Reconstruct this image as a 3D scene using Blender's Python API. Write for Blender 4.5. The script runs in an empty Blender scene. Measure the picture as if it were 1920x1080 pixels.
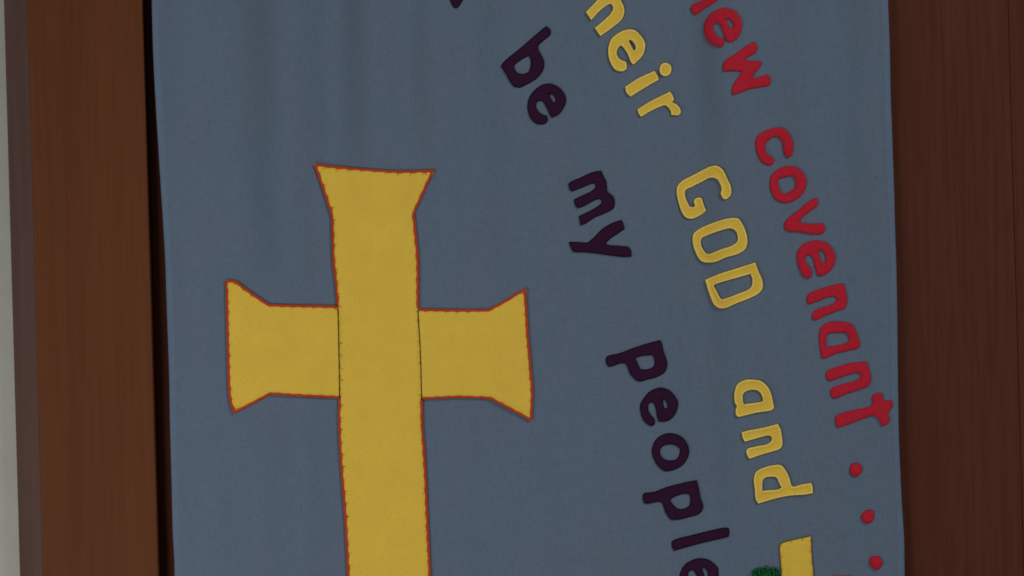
import bpy, math, random
import numpy as np
from mathutils import Matrix, Vector
from mathutils.geometry import delaunay_2d_cdt

random.seed(7)
rng = np.random.default_rng(7)
scene = bpy.context.scene
COL = scene.collection

# ------------------------------------------------------------------ camera
PX = 1.28 / 1920.0            # metres per photograph pixel on the banner's plane
DIST = 3.0                    # camera to banner
EYE = 1.5                     # camera height
ROLL = math.radians(1.6)
CR, SR = math.cos(ROLL), math.sin(ROLL)
cam_data = bpy.data.cameras.new("camera")
cam = bpy.data.objects.new("camera", cam_data)
COL.objects.link(cam)
cam_data.sensor_width = 36.0
cam_data.lens = 36.0 * DIST / 1.28
cam_data.clip_start = 0.05
cam_data.clip_end = 100.0
cam.matrix_world = Matrix(((CR, SR, 0, 0), (0, 0, -1, -DIST), (-SR, CR, 0, EYE), (0, 0, 0, 1)))
cam_data.dof.use_dof = True
cam_data.dof.focus_distance = 2.95
cam_data.dof.aperture_fstop = 3.5
scene.camera = cam

# ------------------------------------------------------------------ light
world = bpy.data.worlds.new("World")
scene.world = world
world.use_nodes = True
bg = world.node_tree.nodes["Background"]
bg.inputs[0].default_value = (0.93, 0.97, 1.0, 1)
bg.inputs[1].default_value = 0.14

def area(name, loc, target, size, energy, color):
    d = bpy.data.lights.new(name, 'AREA')
    d.shape = 'RECTANGLE'
    d.size, d.size_y = size
    d.energy = energy
    d.color = color
    o = bpy.data.objects.new(name, d)
    o.location = loc
    o.rotation_euler = (Vector(target) - Vector(loc)).to_track_quat('-Z', 'Y').to_euler()
    COL.objects.link(o)
    return o

area("ceiling_lamp", (3.0, -3.1, EYE + 2.7), (0, 0, EYE), (1.2, 1.2), 97.0, (1.0, 0.985, 0.96))
area("fill_lamp", (-1.5, -1.8, EYE - 0.95), (-0.45, 0, EYE - 0.2), (1.4, 1.0), 24.0, (1.0, 0.985, 0.95))  # unseen fill, added to brighten the scene towards the lower left

scene.view_settings.view_transform = 'Standard'
scene.view_settings.look = 'None'
scene.view_settings.exposure = 0.0
scene.view_settings.gamma = 1.0
scene.cycles.filter_width = 1.7

# ------------------------------------------------------------------ helpers
def pt(px, py, y=0.0):
    """photograph pixel -> world x, z on the upright plane at depth y"""
    k = (DIST + y) / DIST * PX
    u, v = (px - 960.0) * k, (540.0 - py) * k
    return u * CR + v * SR, EYE - u * SR + v * CR

def pts(a, y=0.0):
    a = np.asarray(a, float)
    k = (DIST + y) / DIST * PX
    u, v = (a[:, 0] - 960.0) * k, (540.0 - a[:, 1]) * k
    return np.stack([u * CR + v * SR, EYE - u * SR + v * CR], 1)

FOLD_PX = [0, 255, 290, 330, 410, 510, 610, 685, 755, 810, 870, 940, 1010, 1080, 1160, 1220, 1290, 1350, 1400, 1440, 1500, 1560, 1620, 1650, 1672, 1720, 1920]
FOLD_B = [0, 0.3, 0.7, -0.1, 0.45, -0.75, 0.9, -0.7, 0.5, -0.4, 0.6, -0.35, 0.2, -0.2, 0.0, 0.3, 0.65, -0.5, 0.2, 0.35, -0.3, 0.1, -0.4, -0.2, 0.7, 0.2, 0]
def _folds():
    u = np.linspace(0, 1920, 1921)
    i = np.clip(np.searchsorted(FOLD_PX, u, side='right') - 1, 0, len(FOLD_PX) - 2)
    p, b = np.array(FOLD_PX, float), np.array(FOLD_B)
    t = (u - p[i]) / (p[i + 1] - p[i])
    t = 0.5 - 0.5 * np.cos(math.pi * t)
    s = b[i] * (1 - t) + b[i + 1] * t
    h = -np.cumsum(s) * PX
    k = np.ones(241) / 241
    drift = np.convolve(np.pad(h, 120, mode='edge'), k, 'valid')
    return (u - 960) * PX, 0.60 * (h - drift)
FOLD_X, FOLD_H = _folds()

def sag(x, z):
    """soft hanging folds of the cloth: offset towards the room, in metres"""
    x = np.asarray(x, float); z = np.asarray(z, float) - EYE
    h = np.interp(x + 0.006 * np.sin(4.0 * z + 0.8), FOLD_X, FOLD_H) * (0.86 + 0.55 * np.clip(z + 0.05, -0.7, 0.5))
    b = 0.0012 * np.sin(2 * math.pi * (x - 0.05 * z) / 0.31 + 1.1)
    c = 0.0006 * np.sin(2 * math.pi * (x + 0.3 * z) / 0.071 + 2.0) * np.sin(3.1 * z + 4 * x)
    # the sewn-on cross stiffens the cloth under it
    step = lambda t: 0.5 + 0.5 * np.tanh(t / 0.025)
    upright = step(0.085 - np.abs(x + 0.169 + 0.02 * z)) * step(0.16 - z)
    arms = step(0.195 - np.abs(x + 0.167)) * step(0.085 - np.abs(z + 0.075))
    return (h + c) * (1 - 0.72 * np.maximum(upright, arms)) + b

def mesh_object(name, verts, faces, mat, parent=None, smooth=True):
    me = bpy.data.meshes.new(name)
    off = parent_loc(parent)
    me.from_pydata([(v[0] - off[0], v[1] - off[1], v[2] - off[2]) for v in verts], [], faces)
    me.update()
    if smooth:
        for p in me.polygons:
            p.use_smooth = True
    me.materials.append(mat)
    o = bpy.data.objects.new(name, me)
    COL.objects.link(o)
    if parent is not None:
        o.parent = parent
    return o

def parent_loc(p):
    v = Vector((0, 0, 0))
    while p is not None:
        v = v + p.location
        p = p.parent
    return v

def thing(name, label, cat, loc):
    o = bpy.data.objects.new(name, None)
    COL.objects.link(o)
    o.empty_display_size = 0.05
    o.location = loc
    o["label"] = label
    o["category"] = cat
    return o

# ------------------------------------------------------------------ materials
def material(name, rough=0.8, spec=0.3):
    m = bpy.data.materials.new(name)
    m.use_nodes = True
    nt = m.node_tree
    b = nt.nodes["Principled BSDF"]
    b.inputs["Roughness"].default_value = rough
    b.inputs["Specular IOR Level"].default_value = spec
    return m, nt, b

def add(nt, kind, **kw):
    n = nt.nodes.new(kind)
    for k, v in kw.items():
        if k in n.inputs:
            n.inputs[k].default_value = v
        else:
            setattr(n, k, v)
    return n

def coords(nt, scale):
    tc = nt.nodes.new("ShaderNodeTexCoord")
    mp = nt.nodes.new("ShaderNodeMapping")
    mp.inputs["Scale"].default_value = scale
    nt.links.new(tc.outputs["Object"], mp.inputs["Vector"])
    return mp.outputs["Vector"]

def noise(nt, scale, detail=3.0, rough=0.55, stretch=(1, 1, 1)):
    n = add(nt, "ShaderNodeTexNoise", Scale=scale, Detail=detail, Roughness=rough)
    nt.links.new(coords(nt, stretch), n.inputs["Vector"])
    return n.outputs["Fac"]

def mixcol(nt, fac, a, b, mode='MIX', f=None):
    m = nt.nodes.new("ShaderNodeMix")
    m.data_type = 'RGBA'
    m.blend_type = mode
    if fac is not None:
        nt.links.new(fac, m.inputs[0])
    elif f is not None:
        m.inputs[0].default_value = f
    for s, i in ((a, 6), (b, 7)):
        if isinstance(s, tuple):
            m.inputs[i].default_value = s if len(s) == 4 else (*s, 1)
        else:
            nt.links.new(s, m.inputs[i])
    return m.outputs[2]

def ramp(nt, fac, stops):
    r = nt.nodes.new("ShaderNodeValToRGB")
    el = r.color_ramp.elements
    while len(el) < len(stops):
        el.new(0.5)
    for e, (p, c) in zip(el, stops):
        e.position = p
        e.color = (*c, 1)
    nt.links.new(fac, r.inputs[0])
    return r.outputs[0]

def bump(nt, b, fac, strength, dist):
    n = add(nt, "ShaderNodeBump", Strength=strength, Distance=dist)
    nt.links.new(fac, n.inputs["Height"])
    nt.links.new(n.outputs[0], b.inputs["Normal"])

def shade(c, k):
    return tuple(min(1.0, v * k) for v in c)

def felt(name, c, var=0.10, sheen=0.0, bumpy=0.35, scale=420.0, rough=0.9):
    m, nt, b = material(name, rough, 0.06)
    f1 = noise(nt, scale, 3.0, 0.7)
    f2 = noise(nt, 26.0, 4.0, 0.6)
    fibre = ramp(nt, f1, [(0.30, shade(c, 1 - var)), (0.70, shade(c, 1 + var))])
    blotch = ramp(nt, f2, [(0.30, (0.93, 0.94, 0.92)), (0.70, (1.0, 1.0, 1.0))])
    nt.links.new(mixcol(nt, None, fibre, blotch, 'MULTIPLY', 1.0), b.inputs["Base Color"])
    if sheen:
        b.inputs["Sheen Weight"].default_value = sheen
        b.inputs["Sheen Roughness"].default_value = 0.5
    bump(nt, b, f1, bumpy, 0.0006)
    return m

def woven(name, c):
    m, nt, b = material(name, 0.92, 0.12)
    up = noise(nt, 520.0, 2.0, 0.6, (1.0, 1.0, 0.16))
    across = noise(nt, 520.0, 2.0, 0.6, (0.16, 1.0, 1.0))
    s = nt.nodes.new("ShaderNodeMath"); s.operation = 'ADD'
    nt.links.new(up, s.inputs[0]); nt.links.new(across, s.inputs[1])
    h = nt.nodes.new("ShaderNodeMath"); h.operation = 'MULTIPLY'; h.inputs[1].default_value = 0.5
    nt.links.new(s.outputs[0], h.inputs[0])
    thread = ramp(nt, h.outputs[0], [(0.32, shade(c, 0.91)), (0.68, shade(c, 1.09))])
    # slubs: faint uneven dye, greener here and more violet there
    big = noise(nt, 14.0, 5.0, 0.62, (1.0, 1.0, 0.45))
    dye = ramp(nt, big, [(0.30, (1.03, 0.98, 0.97)), (0.5, (1.0, 1.0, 1.0)), (0.70, (0.97, 1.02, 1.01))])
    col = mixcol(nt, None, thread, dye, 'MULTIPLY', 1.0)
    fleck = noise(nt, 95.0, 2.0, 0.5)
    lint = ramp(nt, fleck, [(0.0, (1, 1, 1)), (0.755, (1, 1, 1)), (0.80, (0.84, 0.84, 0.86))])
    nt.links.new(mixcol(nt, None, col, lint, 'MULTIPLY', 1.0), b.inputs["Base Color"])
    bump(nt, b, h.outputs[0], 0.22, 0.0006)
    return m

def wood(name, c, c2, rough=0.5, spec=0.3, streak=1.0, grain=70.0):
    m, nt, b = material(name, rough, spec)
    g1 = noise(nt, grain, 5.0, 0.6, (1.0, 1.0, 0.035))
    g2 = noise(nt, 9.0, 3.0, 0.5, (1.0, 1.0, 0.12))
    g3 = noise(nt, grain * 5, 2.0, 0.6, (1.0, 1.0, 0.03))
    lo, hi = shade(c, 1 - 0.22 * streak), shade(c2, 1 + 0.16 * streak)
    base = ramp(nt, g1, [(0.28, lo), (0.72, hi)])
    big = ramp(nt, g2, [(0.3, (0.88, 0.87, 0.86)), (0.7, (1.05, 1.05, 1.05))])
    col = mixcol(nt, None, base, big, 'MULTIPLY', 1.0)
    fine = ramp(nt, g3, [(0.3, (0.92, 0.92, 0.92)), (0.7, (1.04, 1.04, 1.04))])
    nt.links.new(mixcol(nt, None, col, fine, 'MULTIPLY', 1.0), b.inputs["Base Color"])
    bump(nt, b, g1, 0.12, 0.001)
    return m

M_CLOTH = woven("blue_cotton", (0.111, 0.148, 0.207))
M_HEM = woven("blue_cotton_hem", (0.112, 0.158, 0.228))
M_YELLOW = felt("yellow_felt", (0.735, 0.49, 0.066), 0.06)
M_YTHREAD = felt("yellow_thread", (0.95, 0.735, 0.21), 0.10, 0.0, 0.2, 900.0, 0.6)
M_YSTITCH = felt("ochre_thread", (0.42, 0.25, 0.040), 0.10, 0.0, 0.2, 900.0, 0.7)
M_BROWN = felt("brown_outline", (0.13, 0.085, 0.035), 0.15)  # thin brown line laid round the yellow pieces
M_RED = felt("red_felt", (0.47, 0.0175, 0.036), 0.14)
M_RTHREAD = felt("crimson_thread", (0.26, 0.008, 0.024), 0.12)
M_PURPLE = felt("purple_felt", (0.032, 0.0082, 0.029), 0.18)
M_PTHREAD = felt("navy_thread", (0.013, 0.007, 0.022), 0.15)
M_CORD = felt("rust_cord", (0.50, 0.056, 0.018), 0.20, 0.0, 0.5, 600.0)
M_SEAM = felt("dark_seam_shade", (0.06, 0.034, 0.004), 0.15)  # shade in the gap beside the upright, put in as a dark strip
M_GREEN = felt("green_yarn", (0.012, 0.14, 0.045), 0.35)
M_GREENDARK = felt("dark_green_felt", (0.006, 0.055, 0.022), 0.3)
M_ORANGE = felt("faded_red_felt", (0.25, 0.075, 0.05), 0.15)
M_POST = wood("red_brown_wood", (0.116, 0.036, 0.0145), (0.124, 0.042, 0.0160), 0.6, 0.06, 0.18)
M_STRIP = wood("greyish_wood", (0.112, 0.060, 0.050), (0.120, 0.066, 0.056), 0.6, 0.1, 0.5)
M_PANEL = wood("dark_brown_wood", (0.082, 0.0242, 0.0138), (0.098, 0.0305, 0.0172), 0.6, 0.07, 0.30, 150.0)
M_DARK = wood("stained_dark_wood", (0.13, 0.036, 0.018), (0.15, 0.042, 0.022), 0.7, 0.1)

def plaster():
    m, nt, b = material("cream_paint", 0.85, 0.2)
    f = noise(nt, 18.0, 5.0, 0.6)
    nt.links.new(ramp(nt, f, [(0.3, (0.42, 0.415, 0.36)), (0.7, (0.46, 0.455, 0.40))]), b.inputs["Base Color"])
    bump(nt, b, noise(nt, 160.0, 4.0, 0.6), 0.15, 0.001)
    return m
M_WALL = plaster()

# ------------------------------------------------------------------ setting: wall and timber
Z0, Z1 = EYE - 0.72, EYE + 0.72

def prism(name, outline, mat, parent, z0=Z0, z1=Z1, rounded=0.0, seg=3):
    """upright board: plan outline (x, y) counted anticlockwise, swept from z0 to z1 with rounded arrises"""
    o2 = []
    n = len(outline)
    for i in range(n):
        p, a, b = (Vector(outline[i]), Vector(outline[i - 1]), Vector(outline[(i + 1) % n]))
        if rounded <= 0:
            o2.append(p); continue
        da, db = (a - p).normalized(), (b - p).normalized()
        for k in range(seg + 1):
            t = k / seg
            q0, q2 = p + da * rounded, p + db * rounded
            o2.append(q0 * (1 - t) ** 2 + p * 2 * t * (1 - t) + q2 * t * t)
    m = len(o2)
    rows = 24
    vs, fs = [], []
    for r in range(rows + 1):
        z = z0 + (z1 - z0) * r / rows
        vs += [(q.x, q.y, z) for q in o2]
    for r in range(rows):
        for i in range(m):
            j = (i + 1) % m
            fs.append((r * m + i, r * m + j, (r + 1) * m + j, (r + 1) * m + i))
    fs.append(tuple(range(m))[::-1])
    fs.append(tuple(rows * m + i for i in range(m)))
    o = mesh_object(name, vs, fs, mat, parent, smooth=False)
    return o

def xat(px, y, py=540.0):
    return pt(px, py, y)[0]

YF = 0.013                                   # front face of the timber behind the banner
x_wall = xat(20.5, 0.064)                     # where the cream wall meets the timber edge strip
x_strip = xat(65.0, YF)                      # edge strip meets post face
x_post = xat(281.5, YF)                      # post's arris by the gap
x_joint = xat(1905.0, YF)                    # joint between the two right hand boards

wall = mesh_object("wall", [(x, y, z) for z in (Z0, Z1) for x, y in
                            ((x_wall - 0.35, 0.078), (x_wall + 0.02, 0.078), (x_wall + 0.02, 0.16), (x_wall - 0.35, 0.16))],
                   [(0, 1, 5, 4), (1, 2, 6, 5), (2, 3, 7, 6), (3, 0, 4, 7), (3, 2, 1, 0), (4, 5, 6, 7)], M_WALL, None, False)
wall["kind"] = "structure"

post = thing("wooden_post", "red-brown wooden post with a greyish narrow edge, left of the dark gap by the banner", "post", (x_post - 0.07, 0.12, Z0))
prism("post_board", [(x_strip + 0.0004, YF), (x_post, YF), (x_post, 0.043), (x_strip + 0.0004, 0.043)], M_POST, post, rounded=0.0010)
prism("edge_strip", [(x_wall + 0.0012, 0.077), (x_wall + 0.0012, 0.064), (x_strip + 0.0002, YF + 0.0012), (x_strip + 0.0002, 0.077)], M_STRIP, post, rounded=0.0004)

panel = thing("wooden_panelling", "dark brown wooden panelling with an upright joint, right of and behind the blue banner", "panelling", ((x_joint - 0.1), 0.12, Z0))
x_in = x_post + 0.11
prism("plank", [(x_in, YF), (x_joint - 0.0002, YF), (x_joint - 0.0002, YF + 0.028), (x_in, YF + 0.028)], M_PANEL, panel, rounded=0.0009)
prism("plank", [(x_joint + 0.0002, YF + 0.0012), (x_joint + 0.12, YF + 0.0012), (x_joint + 0.12, YF + 0.028), (x_joint + 0.0002, YF + 0.028)], M_PANEL, panel, rounded=0.0009)
prism("back_board", [(x_post - 0.02, 0.044), (x_joint + 0.12, 0.044), (x_joint + 0.12, 0.065), (x_post - 0.02, 0.065)], M_DARK, panel)

# ------------------------------------------------------------------ banner: cloth
bx, bz = pt(990, 1080)
banner = thing("banner", "blue cloth banner with a yellow cross and sewn-on red, yellow and purple words", "banner", (bx, 0.0, Z0 + 0.12))
L_EDGE = [(283, -40), (284, 0), (286, 92), (290, 175), (296, 270), (298.5, 310), (303.5, 387), (309, 476), (313, 600), (317, 700), (318.5, 800), (321.5, 911), (324, 1010), (327, 1046), (327.5, 1090), (330, 1160)]
R_EDGE = [(1663, -40), (1664, 0), (1667.5, 87), (1669, 175), (1672.5, 260), (1676.5, 380), (1677.2, 428), (1680, 500), (1682, 620), (1683, 760), (1684, 820), (1687, 885), (1690.5, 955), (1694.5, 1007), (1695, 1080), (1698, 1160)]
Lw, Rw = pts(L_EDGE), pts(R_EDGE)

def edge(tab, z):
    o = np.argsort(tab[:, 1])
    zz, xx = tab[o, 1], tab[o, 0]
    zc = np.clip(z, zz[0], zz[-1])
    slope = 0.0
    s = 0
    for d in (-0.016, -0.008, 0, 0.008, 0.016):
        s = s + np.interp(np.clip(zc + d, zz[0], zz[-1]), zz, xx)
    return s / 5

def grid_mesh(name, xs_of_z, zs, mat, parent, lift, edge_roll=0.0):
    nu = None
    vs = []
    for z in zs:
        xs = xs_of_z(z)
        nu = len(xs)
        y = -sag(xs, np.full(nu, z)) - lift(np.linspace(0, 1, nu))
        vs += [(float(x), float(yy), float(z)) for x, yy in zip(xs, y)]
    fs = []
    for r in range(len(zs) - 1):
        for i in range(nu - 1):
            a = r * nu + i
            fs.append((a, a + 1, a + nu + 1, a + nu))
    return mesh_object(name, vs, fs, mat, parent)

ZB = np.linspace(Z0 + 0.12, Z1 - 0.04, 230)
cloth = grid_mesh("cloth", lambda z: np.linspace(edge(Lw, z), edge(Rw, z), 260), ZB, M_CLOTH, banner, lambda t: 0 * t)
md = cloth.modifiers.new("thickness", 'SOLIDIFY')
md.thickness = 0.0010
md.offset = -1.0
for side in (0, 1):
    def hx(z, side=side):
        e = edge(Rw if side else Lw, z)
        w = 0.0078 + 0.0006 * math.sin(z * 23 + side)
        return np.linspace(e - w, e + 0.0004, 9) if side else np.linspace(e - 0.0004, e + w, 9)
    def hl(t, side=side):
        t = t if side else 1 - t              # 1 at the outer fold
        return 0.0001 + 0.0008 * np.sqrt(np.clip(np.minimum(t / 0.35, (1.0 - t) / 0.12), 0, 1))
    grid_mesh("hem", hx, ZB, M_HEM, banner, hl)

# ------------------------------------------------------------------ sewn shapes
def parse(s):
    out = []
    for w in s.split():
        c = w.endswith('*')
        x, y = w.rstrip('*').split(',')
        out.append((float(x), float(y), c))
    return out

def smooth_loop(knots, step):
    """closed Catmull-Rom through the knots; starred knots stay corners"""
    n = len(knots)
    P = [np.array(k[:2]) for k in knots]
    res = []
    for i in range(n):
        p1, p2 = P[i], P[(i + 1) % n]
        p0 = P[i - 1] if not knots[i][2] else 2 * p1 - p2
        p3 = P[(i + 2) % n] if not knots[(i + 1) % n][2] else 2 * p2 - p1
        d = [max(1e-3, np.linalg.norm(b - a)) ** 0.5 for a, b in ((p0, p1), (p1, p2), (p2, p3))]
        m1 = d[1] * ((p1 - p0) / d[0] - (p2 - p0) / (d[0] + d[1]) + (p2 - p1) / d[1])
        m2 = d[1] * ((p2 - p1) / d[1] - (p3 - p1) / (d[1] + d[2]) + (p3 - p2) / d[2])
        k = max(1, int(round(np.linalg.norm(p2 - p1) / step)))
        for j in range(k):
            t = j / k
            res.append((2 * t**3 - 3 * t**2 + 1) * p1 + (t**3 - 2 * t**2 + t) * m1 + (-2 * t**3 + 3 * t**2) * p2 + (t**3 - t**2) * m2)
    return np.array(res)

def inside(points, loops):
    c = np.zeros(len(points), bool)
    x, y = points[:, 0][:, None], points[:, 1][:, None]
    for l in loops:
        x1, y1 = l[:, 0][None], l[:, 1][None]
        l2 = np.roll(l, -1, 0)
        x2, y2 = l2[:, 0][None], l2[:, 1][None]
        dy = np.where(np.abs(y2 - y1) < 1e-12, 1e-12, y2 - y1)
        hit = ((y1 > y) != (y2 > y)) & (x < (x2 - x1) * (y - y1) / dy + x1)
        c ^= (hit.sum(1) % 2).astype(bool)
    return c

def distance(points, loops):
    best = np.full(len(points), 1e9)
    for l in loops:
        a = l[None]; b = np.roll(l, -1, 0)[None]
        ab = b - a
        den = np.maximum((ab ** 2).sum(2), 1e-18)
        for k in range(0, len(points), 1500):
            p = points[k:k + 1500, None]
            t = np.clip(((p - a) * ab).sum(2) / den, 0, 1)
            best[k:k + 1500] = np.minimum(best[k:k + 1500], np.sqrt(((p - a - ab * t[..., None]) ** 2).sum(2)).min(1))
    return best

def area2(l):
    return 0.5 * float(np.sum(l[:, 0] * np.roll(l[:, 1], -1) - np.roll(l[:, 0], -1) * l[:, 1]))

def inset(l, d, hole=False):
    """move a loop by d towards the shape's inside"""
    t = np.roll(l, -1, 0) - np.roll(l, 1, 0)
    t /= np.maximum(np.linalg.norm(t, axis=1)[:, None], 1e-12)
    nrm = np.stack([-t[:, 1], t[:, 0]], 1)
    s = 1.0 if area2(l) > 0 else -1.0
    if hole:
        s = -s
    return l + nrm * s * d

def fabric_piece(name, loops, mat, parent, profile, cell, base=0.0003, jitter=0.25):
    """loops (world x, z; the first is the outline, others are holes) -> padded piece lying on the cloth"""
    lo, hi = loops[0].min(0), loops[0].max(0)
    gx, gy = np.meshgrid(np.arange(lo[0], hi[0], cell), np.arange(lo[1], hi[1], cell))
    g = np.stack([gx.ravel(), gy.ravel()], 1)
    g += rng.uniform(-jitter, jitter, g.shape) * cell
    g = g[inside(g, loops)]
    rings = []
    for i, l in enumerate(loops):
        r = inset(l, cell * 0.33, i > 0)
        r = r[inside(r, loops)]
        rings.append(r)
    ring = np.concatenate(rings)
    if len(ring):
        dr = distance(ring, loops)
        ring = ring[dr > cell * 0.22]
    if len(g):
        dg = distance(g, loops)
        g = g[dg > cell * 0.62]
    bnd = np.concatenate(loops)
    allp = np.concatenate([bnd, ring, g])
    edges, o = [], 0
    for l in loops:
        k = len(l)
        edges += [(o + i, o + (i + 1) % k) for i in range(k)]
        o += k
    K = 1000.0
    vv, ee, ff, ov, oe, of = delaunay_2d_cdt([Vector((float(p[0]) * K, (float(p[1]) - EYE) * K)) for p in allp], edges, [], 0, 1e-6)
    V = np.array([(v.x / K, v.y / K + EYE) for v in vv])
    F = np.array([tuple(f) for f in ff if len(f) == 3])
    F = F[inside(V[F].mean(1), loops)]
    A = V[F]
    cr = (A[:, 1, 0] - A[:, 0, 0]) * (A[:, 2, 1] - A[:, 0, 1]) - (A[:, 1, 1] - A[:, 0, 1]) * (A[:, 2, 0] - A[:, 0, 0])
    F[cr < 0] = F[cr < 0][:, ::-1]
    d = distance(V, loops)
    h = profile(V, d)
    y = -sag(V[:, 0], V[:, 1]) - base - h
    verts = [(V[i, 0], y[i], V[i, 1]) for i in range(len(V))]
    faces = [tuple(int(i) for i in f) for f in F]
    cnt = {}
    for f in faces:
        for a, b in ((f[0], f[1]), (f[1], f[2]), (f[2], f[0])):
            cnt[(a, b)] = 1
    back = {}
    ys = -sag(V[:, 0], V[:, 1])
    def bk(i):
        if i not in back:
            back[i] = len(verts)
            verts.append((V[i, 0], ys[i] + 0.0001, V[i, 1]))
        return back[i]
    for (a, b) in list(cnt):
        if (b, a) not in cnt:
            faces.append((b, a, bk(a), bk(b)))
    return mesh_object(name, verts, faces, mat, parent)

def tube(path, rad, closed, lift, sides=6, squash=1.0, wob=0.0, twist=0.0):
    """round cord laid on the cloth along world (x, z) points; returns verts, faces"""
    n = len(path)
    vs, fs = [], []
    if closed:
        t = np.roll(path, -1, 0) - np.roll(path, 1, 0)
    else:
        t = np.gradient(path, axis=0)
    t /= np.maximum(np.linalg.norm(t, axis=1)[:, None], 1e-12)
    nr = np.stack([-t[:, 1], t[:, 0]], 1)
    s0 = -sag(path[:, 0], path[:, 1])
    for i in range(n):
        r = rad * (1 + wob * rng.uniform(-1, 1) + twist * math.sin(i * 1.9))
        lf = lift[i] if hasattr(lift, '__len__') else lift
        for k in range(sides):
            a = 2 * math.pi * k / sides
            p = path[i] + nr[i] * r * math.cos(a)
            vs.append((p[0], s0[i] - lf - r * squash * math.sin(a), p[1]))
    m = n if closed else n - 1
    for i in range(m):
        j = (i + 1) % n
        for k in range(sides):
            l = (k + 1) % sides
            fs.append((i * sides + k, j * sides + k, j * sides + l, i * sides + l))
    if not closed:
        fs.append(tuple(range(sides))); fs.append(tuple((n - 1) * sides + k for k in range(sides))[::-1])
    return vs, fs

def joined(name, pieces, mat, parent, smooth=True):
    V, F = [], []
    for vs, fs in pieces:
        o = len(V)
        V += vs
        F += [tuple(i + o for i in f) for f in fs]
    return mesh_object(name, V, F, mat, parent, smooth)

def resample(l, step, closed=True):
    q = np.vstack([l, l[:1]]) if closed else l
    s = np.concatenate([[0], np.cumsum(np.linalg.norm(np.diff(q, axis=0), axis=1))])
    n = max(3, int(round(s[-1] / step)))
    u = np.linspace(0, s[-1], n + (0 if closed else 1), endpoint=not closed)
    return np.stack([np.interp(u, s, q[:, 0]), np.interp(u, s, q[:, 1])], 1)

def whip_stitches(loops, height, gap, inn, out, rad, holes_from=1, irregular=0.25):
    """short threads over the cut edge: up the side, then a little way in"""
    pcs = []
    for i, l in enumerate(loops):
        q = resample(l, gap)
        t = np.roll(q, -1, 0) - np.roll(q, 1, 0)
        t /= np.maximum(np.linalg.norm(t, axis=1)[:, None], 1e-12)
        s = 1.0 if area2(q) > 0 else -1.0
        if i >= holes_from:
            s = -s
        nin = np.stack([-t[:, 1], t[:, 0]], 1) * s
        for k in range(len(q)):
            d = nin[k] + t[k] * rng.uniform(-irregular, irregular)
            a = q[k] - d * out * rng.uniform(0.7, 1.2)
            b = q[k] + d * inn * 0.15
            c = q[k] + d * inn * rng.uniform(0.8, 1.2)
            path = np.array([a, b, c])
            pcs.append(tube(path, rad, False, np.array([0.0004, height + 0.0002, height - 0.0001]), 4))
    return pcs

# profiles ----------------------------------------------------------
def pillow(edge_h, top, r):
    return lambda V, d: edge_h + (top - edge_h) * np.sqrt(np.clip(1 - (1 - np.clip(d / r, 0, 1)) ** 2, 0, 1))

def flat(edge_h, top, r):
    def f(V, d):
        t = np.clip(d / r, 0, 1)
        return edge_h + (top - edge_h) * t * t * (3 - 2 * t)
    return f

def rimmed(V, d):
    u = d / 0.0026
    rim = np.exp(-((u - 0.75) / 0.5) ** 2)
    return 0.0012 + 0.0009 * rim + 0.0006 * np.clip(d / 0.001, 0, 1) - 0.0002 * np.clip((d - 0.003) / 0.003, 0, 1)

# letters ---------------------------------------------------------------
def frame(ox, oy, k):
    return lambda q: np.stack([ox + q[:, 0] / k, oy + q[:, 1] / k], 1)

F3 = frame(820, 0, 4.32);    F4 = frame(1080, 0, 4.5);   F5 = frame(1280, 0, 4.5)
F6 = frame(1400, 220, 4.5);  F7 = frame(1460, 430, 4.695); F8 = frame(1520, 600, 4.91)
G1 = frame(1040, 300, 5.4);  G2 = frame(1240, 290, 3.6); G3 = frame(1120, 620, 5.143)
G4 = frame(1180, 800, 3.857); G5 = frame(1360, 700, 4.32); G6 = frame(1380, 840, 4.5)

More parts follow.
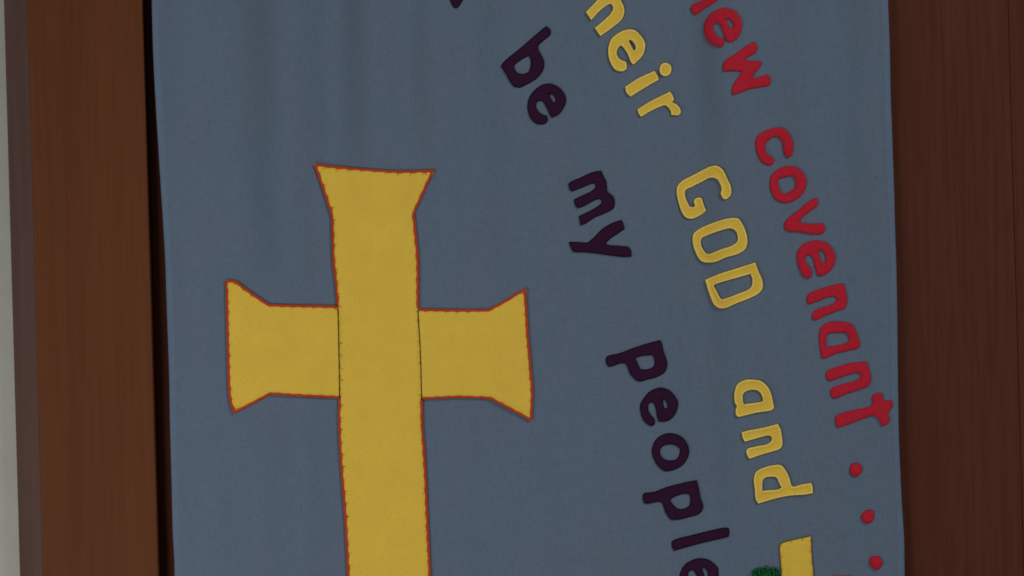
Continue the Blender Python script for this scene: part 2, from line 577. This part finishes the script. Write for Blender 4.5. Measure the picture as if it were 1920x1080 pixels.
LETTERS = [
 # colour, word, label, frame, loops
 ('p', 'l ending above the word be, cut off at the top', F3, ["150,66 125,45 95,-25* 330,-375* 425,-300* 205,0 175,48"]),
 ('p', 'b of the word be', F3, ["515,535* 540,502 690,377 780,297 880,212* 912,240 919,268 903,294 850,338 815,380 832,430 862,490 862,545 848,585 800,640 715,690 670,710 630,705 605,685 560,610",
      "742,452* 758,490 755,545 735,585 680,602 645,590 620,545 628,528 690,480"]),
 ('p', 'e of the word be', F3, ["885,940 892,982 868,1003 810,1003 765,970 737,905 732,850 750,780 800,720 850,688 910,678 970,700 1010,735 1040,790 1040,830 1020,880 985,925 930,953* 915,935 890,880 855,822 825,817 800,842 800,870 820,905 850,928",
      "900,758* 930,765 955,792 957,822 945,838* 925,808"]),
 ('y', 'h of the word their, stem cut off at the top', F4, ["83,105* 180,5 290,-100 420,-230* 470,-165* 385,-60 376,0 400,60 406,105 385,165 300,240 205,308* 157,240* 240,170 295,112 312,70 295,38 265,45 200,95 128,172*"]),
 ('y', 'e of the word their', F4, ["420,530 426,585* 390,605 330,590 290,530 273,470 273,400 300,330 370,275 430,254 490,258 540,300 578,360 580,410 560,470 485,548* 465,530 430,450 378,388 347,420 342,460 370,505",
      "445,345 465,342 490,370 503,405 490,430 465,395"]),
 ('y', 'i of the word their, without its dot', F4, ["413,735* 530,660 660,600* 680,630 698,675* 600,730 460,818* 425,785"]),
 ('y', 'round dot over the i of the word their', F4, ["750,530 795,547 806,590 785,632 745,643 712,620 705,580 720,545"]),
 ('y', 'r of the word their', F4, ["517,925* 620,860 795,772* 815,805 826,838 815,862 850,880 880,915 885,948 865,970 805,968* 800,935 755,890 700,905 600,955 548,988* 525,955"]),
 ('r', 'n of the word new, cut off at the top', F5, ["10,-85* 150,-160 255,-200* 310,-130 340,-60 290,5 200,62 105,118 78,85 75,50 90,32 170,0 225,-45 215,-90 130,-60 40,-15*"]),
 ('r', 'e of the word new', F5, ["340,335 348,365 340,385 320,398 265,385 215,345 185,280 182,220 200,160 250,105 320,75 375,75 440,100 485,160 498,215 485,280 450,335 400,357 370,345 345,290 300,197 270,200 252,225 260,265 290,310",
      "360,170 385,163 415,190 432,235 405,240 380,210"]),
 ('r', 'w of the word new', F5, ["600,358 622,380 630,415 615,445 540,490 525,515* 600,515 650,520 668,535 650,570 600,630 580,662* 650,650 715,630 735,650 742,690 735,715 650,735 570,750 480,785 425,800 412,785 425,720 500,605* 420,600 345,600 335,570 350,520 430,465 520,400"]),
 ('r', 'c of the word covenant', F6, ["220,340 232,370 220,395 190,402 140,385 100,330 78,260 78,185 105,145 180,105 260,85 320,100 365,150 390,215 392,270 375,325 350,340 325,320 310,270 305,215 285,180 250,160 205,180 170,205 158,250 165,295 185,320"]),
 ('r', 'o of the word covenant', F6, ["350,412 410,420 460,455 495,510 502,560 480,630 430,685 360,718 300,718 245,690 210,630 198,565 210,490 270,435",
      "390,495 408,530 410,590 370,620 305,645 280,600 265,560 270,525 320,505"]),
 ('r', 'v of the word covenant', F6, ["575,685 598,710 595,745 560,775 480,835 440,885* 530,900 640,898 655,920 658,960 640,980 560,985 430,965 350,960 325,935 320,895 345,855 440,780 530,705"]),
 ('r', 'e of the word covenant', F7, ["280,345 292,385 285,420 260,432 215,410 180,345 162,265 165,200 200,145 260,110 340,100 400,110 450,145 490,205 498,260 480,330 430,385 375,410 345,402 325,350 290,237 265,225 240,235 232,275 250,310",
      "350,190 380,185 408,225 412,280 390,300 365,260"]),
 ('r', 'first n of the word covenant', F7, ["570,475* 585,530 602,600 598,655 580,695 500,725 400,765 325,798 300,790 293,755 305,725 370,690 460,665 510,625 508,600 490,590 430,600 350,630 270,655 255,650 247,600 265,565 340,535 450,500"]),
 ('r', 'a of the word covenant', F8, ["452,230 440,255 350,280 230,310 120,352 100,340 93,300 80,210 78,130 95,70 140,30 230,15 320,20 380,45 410,95 435,165",
      "325,118 348,150 355,185 320,215 240,235 145,250* 140,205 150,140 180,122 260,115"]),
 ('r', 'second n of the word covenant', F8, ["510,382* 530,450 547,510 545,570 530,605 450,640 330,680 225,720 195,705 180,650 200,625 300,590 400,565 455,530 460,500 430,485 330,510 240,540 175,560 150,540 138,490 150,470 250,430 350,400 440,390"]),
 ('r', 't of the word covenant, shaped like a small cross', F8, ["610,672 645,675 660,720 668,742 730,738 748,760 745,800 710,845 712,890 720,920 700,955 650,968 630,930 600,890 570,880 450,920 330,965 250,988 235,970 228,890 245,875 350,840 470,815 540,795 565,770 560,710 575,685"]),
 ('p', 'm of the word my', G1, ["465,110* 490,160 520,220 535,325 570,350 600,395 605,450 590,495 520,535 400,585 320,640 265,662* 245,570* 330,530 420,480 470,440 475,410 450,395 380,420 300,465 235,488* 210,460 195,400* 280,360 380,310 412,275 408,240 380,240 300,270 180,318* 155,300 140,240* 165,220 270,175 370,130"]),
 ('p', 'y of the word my', G1, ["670,610* 690,640 705,700* 640,745 560,800 515,845* 530,860 640,870 740,880* 770,920 775,978* 690,980 520,960 380,940 190,930* 165,890 145,830* 220,832 330,840* 400,780 480,700 580,640"]),
 ('y', 'capital G of the word GOD', G2, ["470,250 465,275 430,302 412,290 400,262 405,235 395,195 370,162 330,155 280,180 210,215 165,240 162,275 180,325 200,352 225,350 230,338 222,320 228,300 255,288 275,295* 285,330 303,378* 270,405 205,432 165,420 140,385 115,310 105,250 112,210 145,175 230,130 330,80 370,75 405,95 430,135 445,170 462,205"]),
 ('y', 'capital O of the word GOD', G2, ["480,428 515,432 545,470 570,530 578,590 565,635 520,668 430,695 370,722 310,728 270,715 235,660 215,590 220,535 260,500 350,460 430,435",
      "465,498 495,512 512,545 510,585 480,612 400,640 315,670 290,650 268,600 275,565 310,545 390,515"]),
 ('y', 'capital D of the word GOD', G2, ["632,728* 655,790 680,850 680,905 650,940 590,970 500,1005 430,1035 390,1035 360,1015 330,950 298,845* 390,805 500,770",
      "600,805* 612,840 608,885 590,908 500,945 440,968 405,975 395,965 370,915 355,885 365,875 440,850 530,825"]),
 ('p', 'first p of the word people', G3, ["605,92* 620,125 640,210 672,310 660,380 640,410 560,450 480,470 410,488 370,475 320,420 285,340 270,318 235,312 115,345 90,320 82,270 95,248 220,215 350,165 500,118",
      "500,235 535,240 550,280 550,330 520,360 450,375 415,368 385,310 368,265 400,250"]),
 ('p', 'first e of the word people', G3, ["545,845 550,900 535,915 490,905 450,870 420,800 412,720 440,660 500,590 560,558 620,550 690,575 745,630 778,690 770,760 740,820 700,860 640,875 590,872* 575,820 555,720 530,692 505,695 487,730 492,775 520,820",
      "630,655* 655,670 675,710 672,745 650,752 635,710"]),
 ('p', 'o of the word people', G4, ["290,48 350,60 395,90 425,140 432,195 410,250 370,290 320,312 260,320 225,300 185,250 165,195 168,140 195,90 240,58",
      "280,128 330,132 365,160 362,205 340,235 290,245 250,235 222,200 222,165 245,138"]),
 ('p', 'second p of the word people', G4, ["488,390* 500,430 515,510 535,585 510,630 430,655 350,672 300,668 265,625 235,550 215,542 110,552 97,515 100,485 180,470 260,440 400,405",
      "400,485 435,492 443,520 435,570 400,592 360,597 325,575 297,530 330,505"]),
 ('p', 'l of the word people', G4, ["700,732 718,738 720,795* 650,815 500,850 325,895* 310,870 308,830 325,818 480,780 600,752"]),
 ('p', 'last e of the word people, cut off at the bottom', G4, ["520,955 580,970 640,1025 645,1060 640,1110 600,1160 540,1180* 510,1150 490,1080 460,1038 430,1050 425,1085 440,1130 480,1160 485,1200 450,1215 400,1180 365,1100 368,1060 400,1000 460,965",
      "530,1020 550,1025 570,1060 570,1100 555,1110 540,1070"]),
 ('y', 'a of the word and', G5, ["393,280* 370,298 250,318 105,352* 85,335 82,290 90,265 75,235 72,150 95,90 150,55 230,50 290,65 345,115 370,170 385,235",
      "205,133 250,135 285,160 303,215 300,225 220,240 145,250* 137,210 142,165 165,145"]),
 ('y', 'n of the word and', G5, ["425,410* 445,450 460,530 460,585 440,612 370,635 280,660 195,690* 175,665 168,625 180,608 260,588 345,570 375,540 370,510 345,503 260,522 155,552* 138,520 130,475* 180,462 300,440"]),
 ('y', 'd of the word and', G5, ["695,888* 705,920 707,970* 640,982 530,990 400,1015 265,1052* 245,1020 235,930 228,850 245,800 290,770 380,745 450,745 490,790 515,840 535,905 550,918 620,900",
      "400,838 415,845 435,885 455,925* 430,940 350,945 295,950* 297,890 300,865 325,842"]),
]
COLOUR = {'p': 'dark purple felt letter ', 'y': 'yellow felt letter ', 'r': 'red padded letter '}
CELL = 1.9 * PX
for col, lab, fr, shapes in LETTERS:
    loops = [pts(fr(smooth_loop(parse(s), 6.0))) for s in shapes]
    if col == 'y':
        o = fabric_piece("letter", loops, M_YELLOW, banner, rimmed, CELL)
        # satin stitch along every edge
        joined("edging", whip_stitches(loops, 0.0027, 0.00085, 0.0021, 0.0002, 0.00048), M_YTHREAD, o)
        joined("dark_outline", [tube(inset(l, -0.0004, i > 0), 0.0006, True, 0.0004, 5) for i, l in enumerate(loops)], M_BROWN, o)
    elif col == 'r':
        o = fabric_piece("letter", loops, M_RED, banner, pillow(0.0012, 0.0027, 0.0034), CELL)
        joined("edging", whip_stitches(loops, 0.0012, 0.0011, 0.0009, 0.0003, 0.00035), M_RTHREAD, o)
    else:
        o = fabric_piece("letter", loops, M_PURPLE, banner, flat(0.0009, 0.0016, 0.002), CELL)
        joined("edging", whip_stitches(loops, 0.0015, 0.0010, 0.0014, 0.0003, 0.0004), M_PTHREAD, o)
    o["label"] = (COLOUR[col] if 'dot' not in lab else 'yellow felt ') + lab

# red dots of the ellipsis
for (cx, cy, rx, ry, ang), lab in zip(
        ((1604.4, 880.6, 11.6, 13.0, 0.1), (1627.0, 968.3, 11.2, 13.2, 0.5), (1641.6, 1054.4, 11.2, 13.2, -0.5)),
        ('highest of the three red dots under the word covenant', 'middle one of the three red dots under the word covenant', 'lowest of the three red dots, beside the yellow patch')):
    a = np.linspace(0, 2 * math.pi, 40, endpoint=False)
    k = 1 + 0.05 * np.sin(3 * a + cx) + 0.03 * np.sin(5 * a + cy)
    ex, ey = rx * k * np.cos(a), ry * k * np.sin(a)
    l = np.stack([cx + ex * math.cos(ang) - ey * math.sin(ang), cy + ex * math.sin(ang) + ey * math.cos(ang)], 1)
    loops = [pts(l)]
    o = fabric_piece("dot", loops, M_RED, banner, pillow(0.0010, 0.0038, 0.0060), CELL)
    o["label"] = lab
    joined("edging", whip_stitches(loops, 0.0012, 0.0011, 0.0009, 0.0003, 0.00035), M_RTHREAD, o)

# ------------------------------------------------------------------ the cross
def puckered(loops, gap, depth, top=0.0030, r=0.0050):
    """felt whose edge is drawn down at every hem stitch"""
    q = resample(loops[0], gap)
    q = q + rng.uniform(-0.2, 0.2, q.shape) * gap * 0.5
    def f(V, d):
        t = np.clip(d / r, 0, 1)
        h = 0.0013 + (top - 0.0013) * np.sqrt(np.clip(1 - (1 - t) ** 2, 0, 1))
        near = d < 0.016
        if near.any():
            P = V[near]
            dm = np.sqrt(((P[:, None] - q[None]) ** 2).sum(2)).min(1)
            wave = np.exp(-(dm / (gap * 0.24)) ** 2)
            h[near] -= depth * wave * np.exp(-(d[near] / 0.006) ** 2)
            h[near] += 0.00035 * (1 - wave) * np.exp(-((d[near] - 0.005) / 0.004) ** 2)
        return np.maximum(h, 0.0002)
    return f

UP_OUT = "588,307* 670,315 740,320 815,318.5* 797,357 777,401* 782,450 785,490 785.5,577 790,660 792.5,749 793.5,800 798,863 803,974 808,1080 812,1170* 657,1170* 651.5,1080 646,974 637.5,863 634,780 635,747 634,660 631.5,573 627,520 623.5,487 621,405* 605,356"
LA_OUT = "422,525* 441,526* 470,547 505,570* 560,571.5 632,573.5 641,574* 643,660 645,748* 636,747 580,744 508,739.5* 475,757 438,776* 430,750 426,667 424,590"
RA_OUT = "776,579.5* 786,579 850,580 915,580* 950,561 985,539* 988,575 990.5,618 996,690 999.5,737 997,790* 960,770 918,748* 860,746 793,749 783,749* 780,660"
up = [inset(pts(smooth_loop(parse(UP_OUT), 2.4)), 2.2 * PX)]
la = [inset(pts(smooth_loop(parse(LA_OUT), 2.4)), 2.2 * PX)]
ra = [inset(pts(smooth_loop(parse(RA_OUT), 2.4)), 2.2 * PX)]

def near_seam(l, xs):
    """drop the stretch of a loop that runs along a seam; return open pieces"""
    return l

def open_run(loop, start, end):
    """part of a closed loop between the points nearest to two photograph pixels, in the loop's own order"""
    a = int(np.argmin(((loop - np.array(pt(*start))) ** 2).sum(1)))
    b = int(np.argmin(((loop - np.array(pt(*end))) ** 2).sum(1)))
    return loop[a:b + 1] if a <= b else np.vstack([loop[a:], loop[:b + 1]])

CORD_R = 2.5 * PX
def cord(runs):
    return [tube(resample(r, 2.2 * PX, False), CORD_R, False, 0.0021, 8, 1.0, 0.06, 0.05) for r in runs]

def hem_stitches(loop, gap, inn, rad, h):
    """visible hand stitches reaching a few millimetres in from the edge"""
    return whip_stitches([loop], h, gap, inn, 0.0002, rad, 9, 0.3)

piece = fabric_piece("cross_upright", up, M_YELLOW, banner, puckered(up, 0.0155, 0.0018), 0.0021, base=0.0006)
joined("edging", cord([open_run(up[0], (633, 573), (785.5, 578)), open_run(up[0], (792, 750), (812, 1168)), open_run(up[0], (657, 1168), (636, 748))]), M_CORD, piece)
joined("stitching", hem_stitches(inset(up[0], 2.6 * PX), 0.0155, 0.0056, 0.0007, 0.0031), M_YSTITCH, piece)
for loop, run, seam, lab in ((la, ((636, 746), (632, 574)), ((635, 746), (632, 577)), 'left arm of the yellow cross'),
                             (ra, ((786, 579), (793, 749)), ((785, 581), (791, 748)), 'right arm of the yellow cross, reaching towards the words')):
    arm = fabric_piece("cross_arm", loop, M_YELLOW, banner, puckered(loop, 0.0135, 0.0012), 0.0021, base=0.0004)
    arm["label"] = lab
    joined("edging", cord([open_run(loop[0], *run)]), M_CORD, arm)
    joined("stitching", hem_stitches(inset(loop[0], 2.6 * PX), 0.0135, 0.0042, 0.0005, 0.0029), M_YSTITCH, arm)
    s = resample(open_run(up[0], *seam), 3.0 * PX, False)
    s[:, 0] += 0.5 * PX * (1 if seam[0][0] > 700 else -1)
    joined("seam_shade", [tube(s, 1.0 * PX, False, 0.0038, 6, 0.8, 0.12)], M_SEAM, arm)

# ------------------------------------------------------------------ bottom corner: yellow patch, green yarn, faded red patch
yp = [pts(G6(smooth_loop(parse("372,822 390,805 500,775 632,745* 632,780 636,900 645,1000 655,1100 690,1400* 400,1400* 378,950"), 9.0)))]
o = fabric_piece("yellow_patch", yp, M_YELLOW, banner, puckered(yp, 0.0150, 0.0014), 0.0018, base=0.0006)
joined("stitching", hem_stitches(inset(yp[0], 0.8 * PX), 0.0150, 0.0056, 0.0007, 0.0024), M_YSTITCH, o)
joined("dark_outline", [tube(inset(yp[0], -0.0007), 0.0007, True, 0.0006, 5)], M_BROWN, o)
gp = [pts(smooth_loop(parse("1410,1074 1413,1067 1424,1065.5 1445,1067 1462,1070 1461,1100 1458,1150 1412,1150 1408,1110"), 2.5))]
o = fabric_piece("green_patch", gp, M_GREENDARK, banner, pillow(0.0012, 0.0026, 0.003), 0.0016)
yarn = []
for i in range(240):
    cx, cy = random.uniform(1409, 1463), random.uniform(1064.5, 1140)
    L = random.uniform(5, 11); a = random.gauss(math.pi / 2, 0.3)
    p = np.array([(cx + math.cos(a) * L * (t - 0.5) + random.uniform(-0.6, 0.6), cy + math.sin(a) * L * (t - 0.5)) for t in (0, 0.25, 0.5, 0.75, 1)])
    hh = random.uniform(0.002, 0.0048)
    yarn.append(tube(pts(p), random.uniform(0.9, 1.5) * PX, False, np.array([0.0008, hh, hh + 0.0006, hh, 0.0008]), 5))
y_ = joined("yarn_tufts", yarn, M_GREEN, o)
y_["kind"] = "stuff"
fp = [pts(smooth_loop(parse("1556,1082 1562,1079.5 1580,1078.5 1598,1079.5 1606,1086 1612,1150 1550,1150"), 2.5))]
fabric_piece("red_patch", fp, M_ORANGE, banner, flat(0.0008, 0.0014, 0.002), 0.0018)
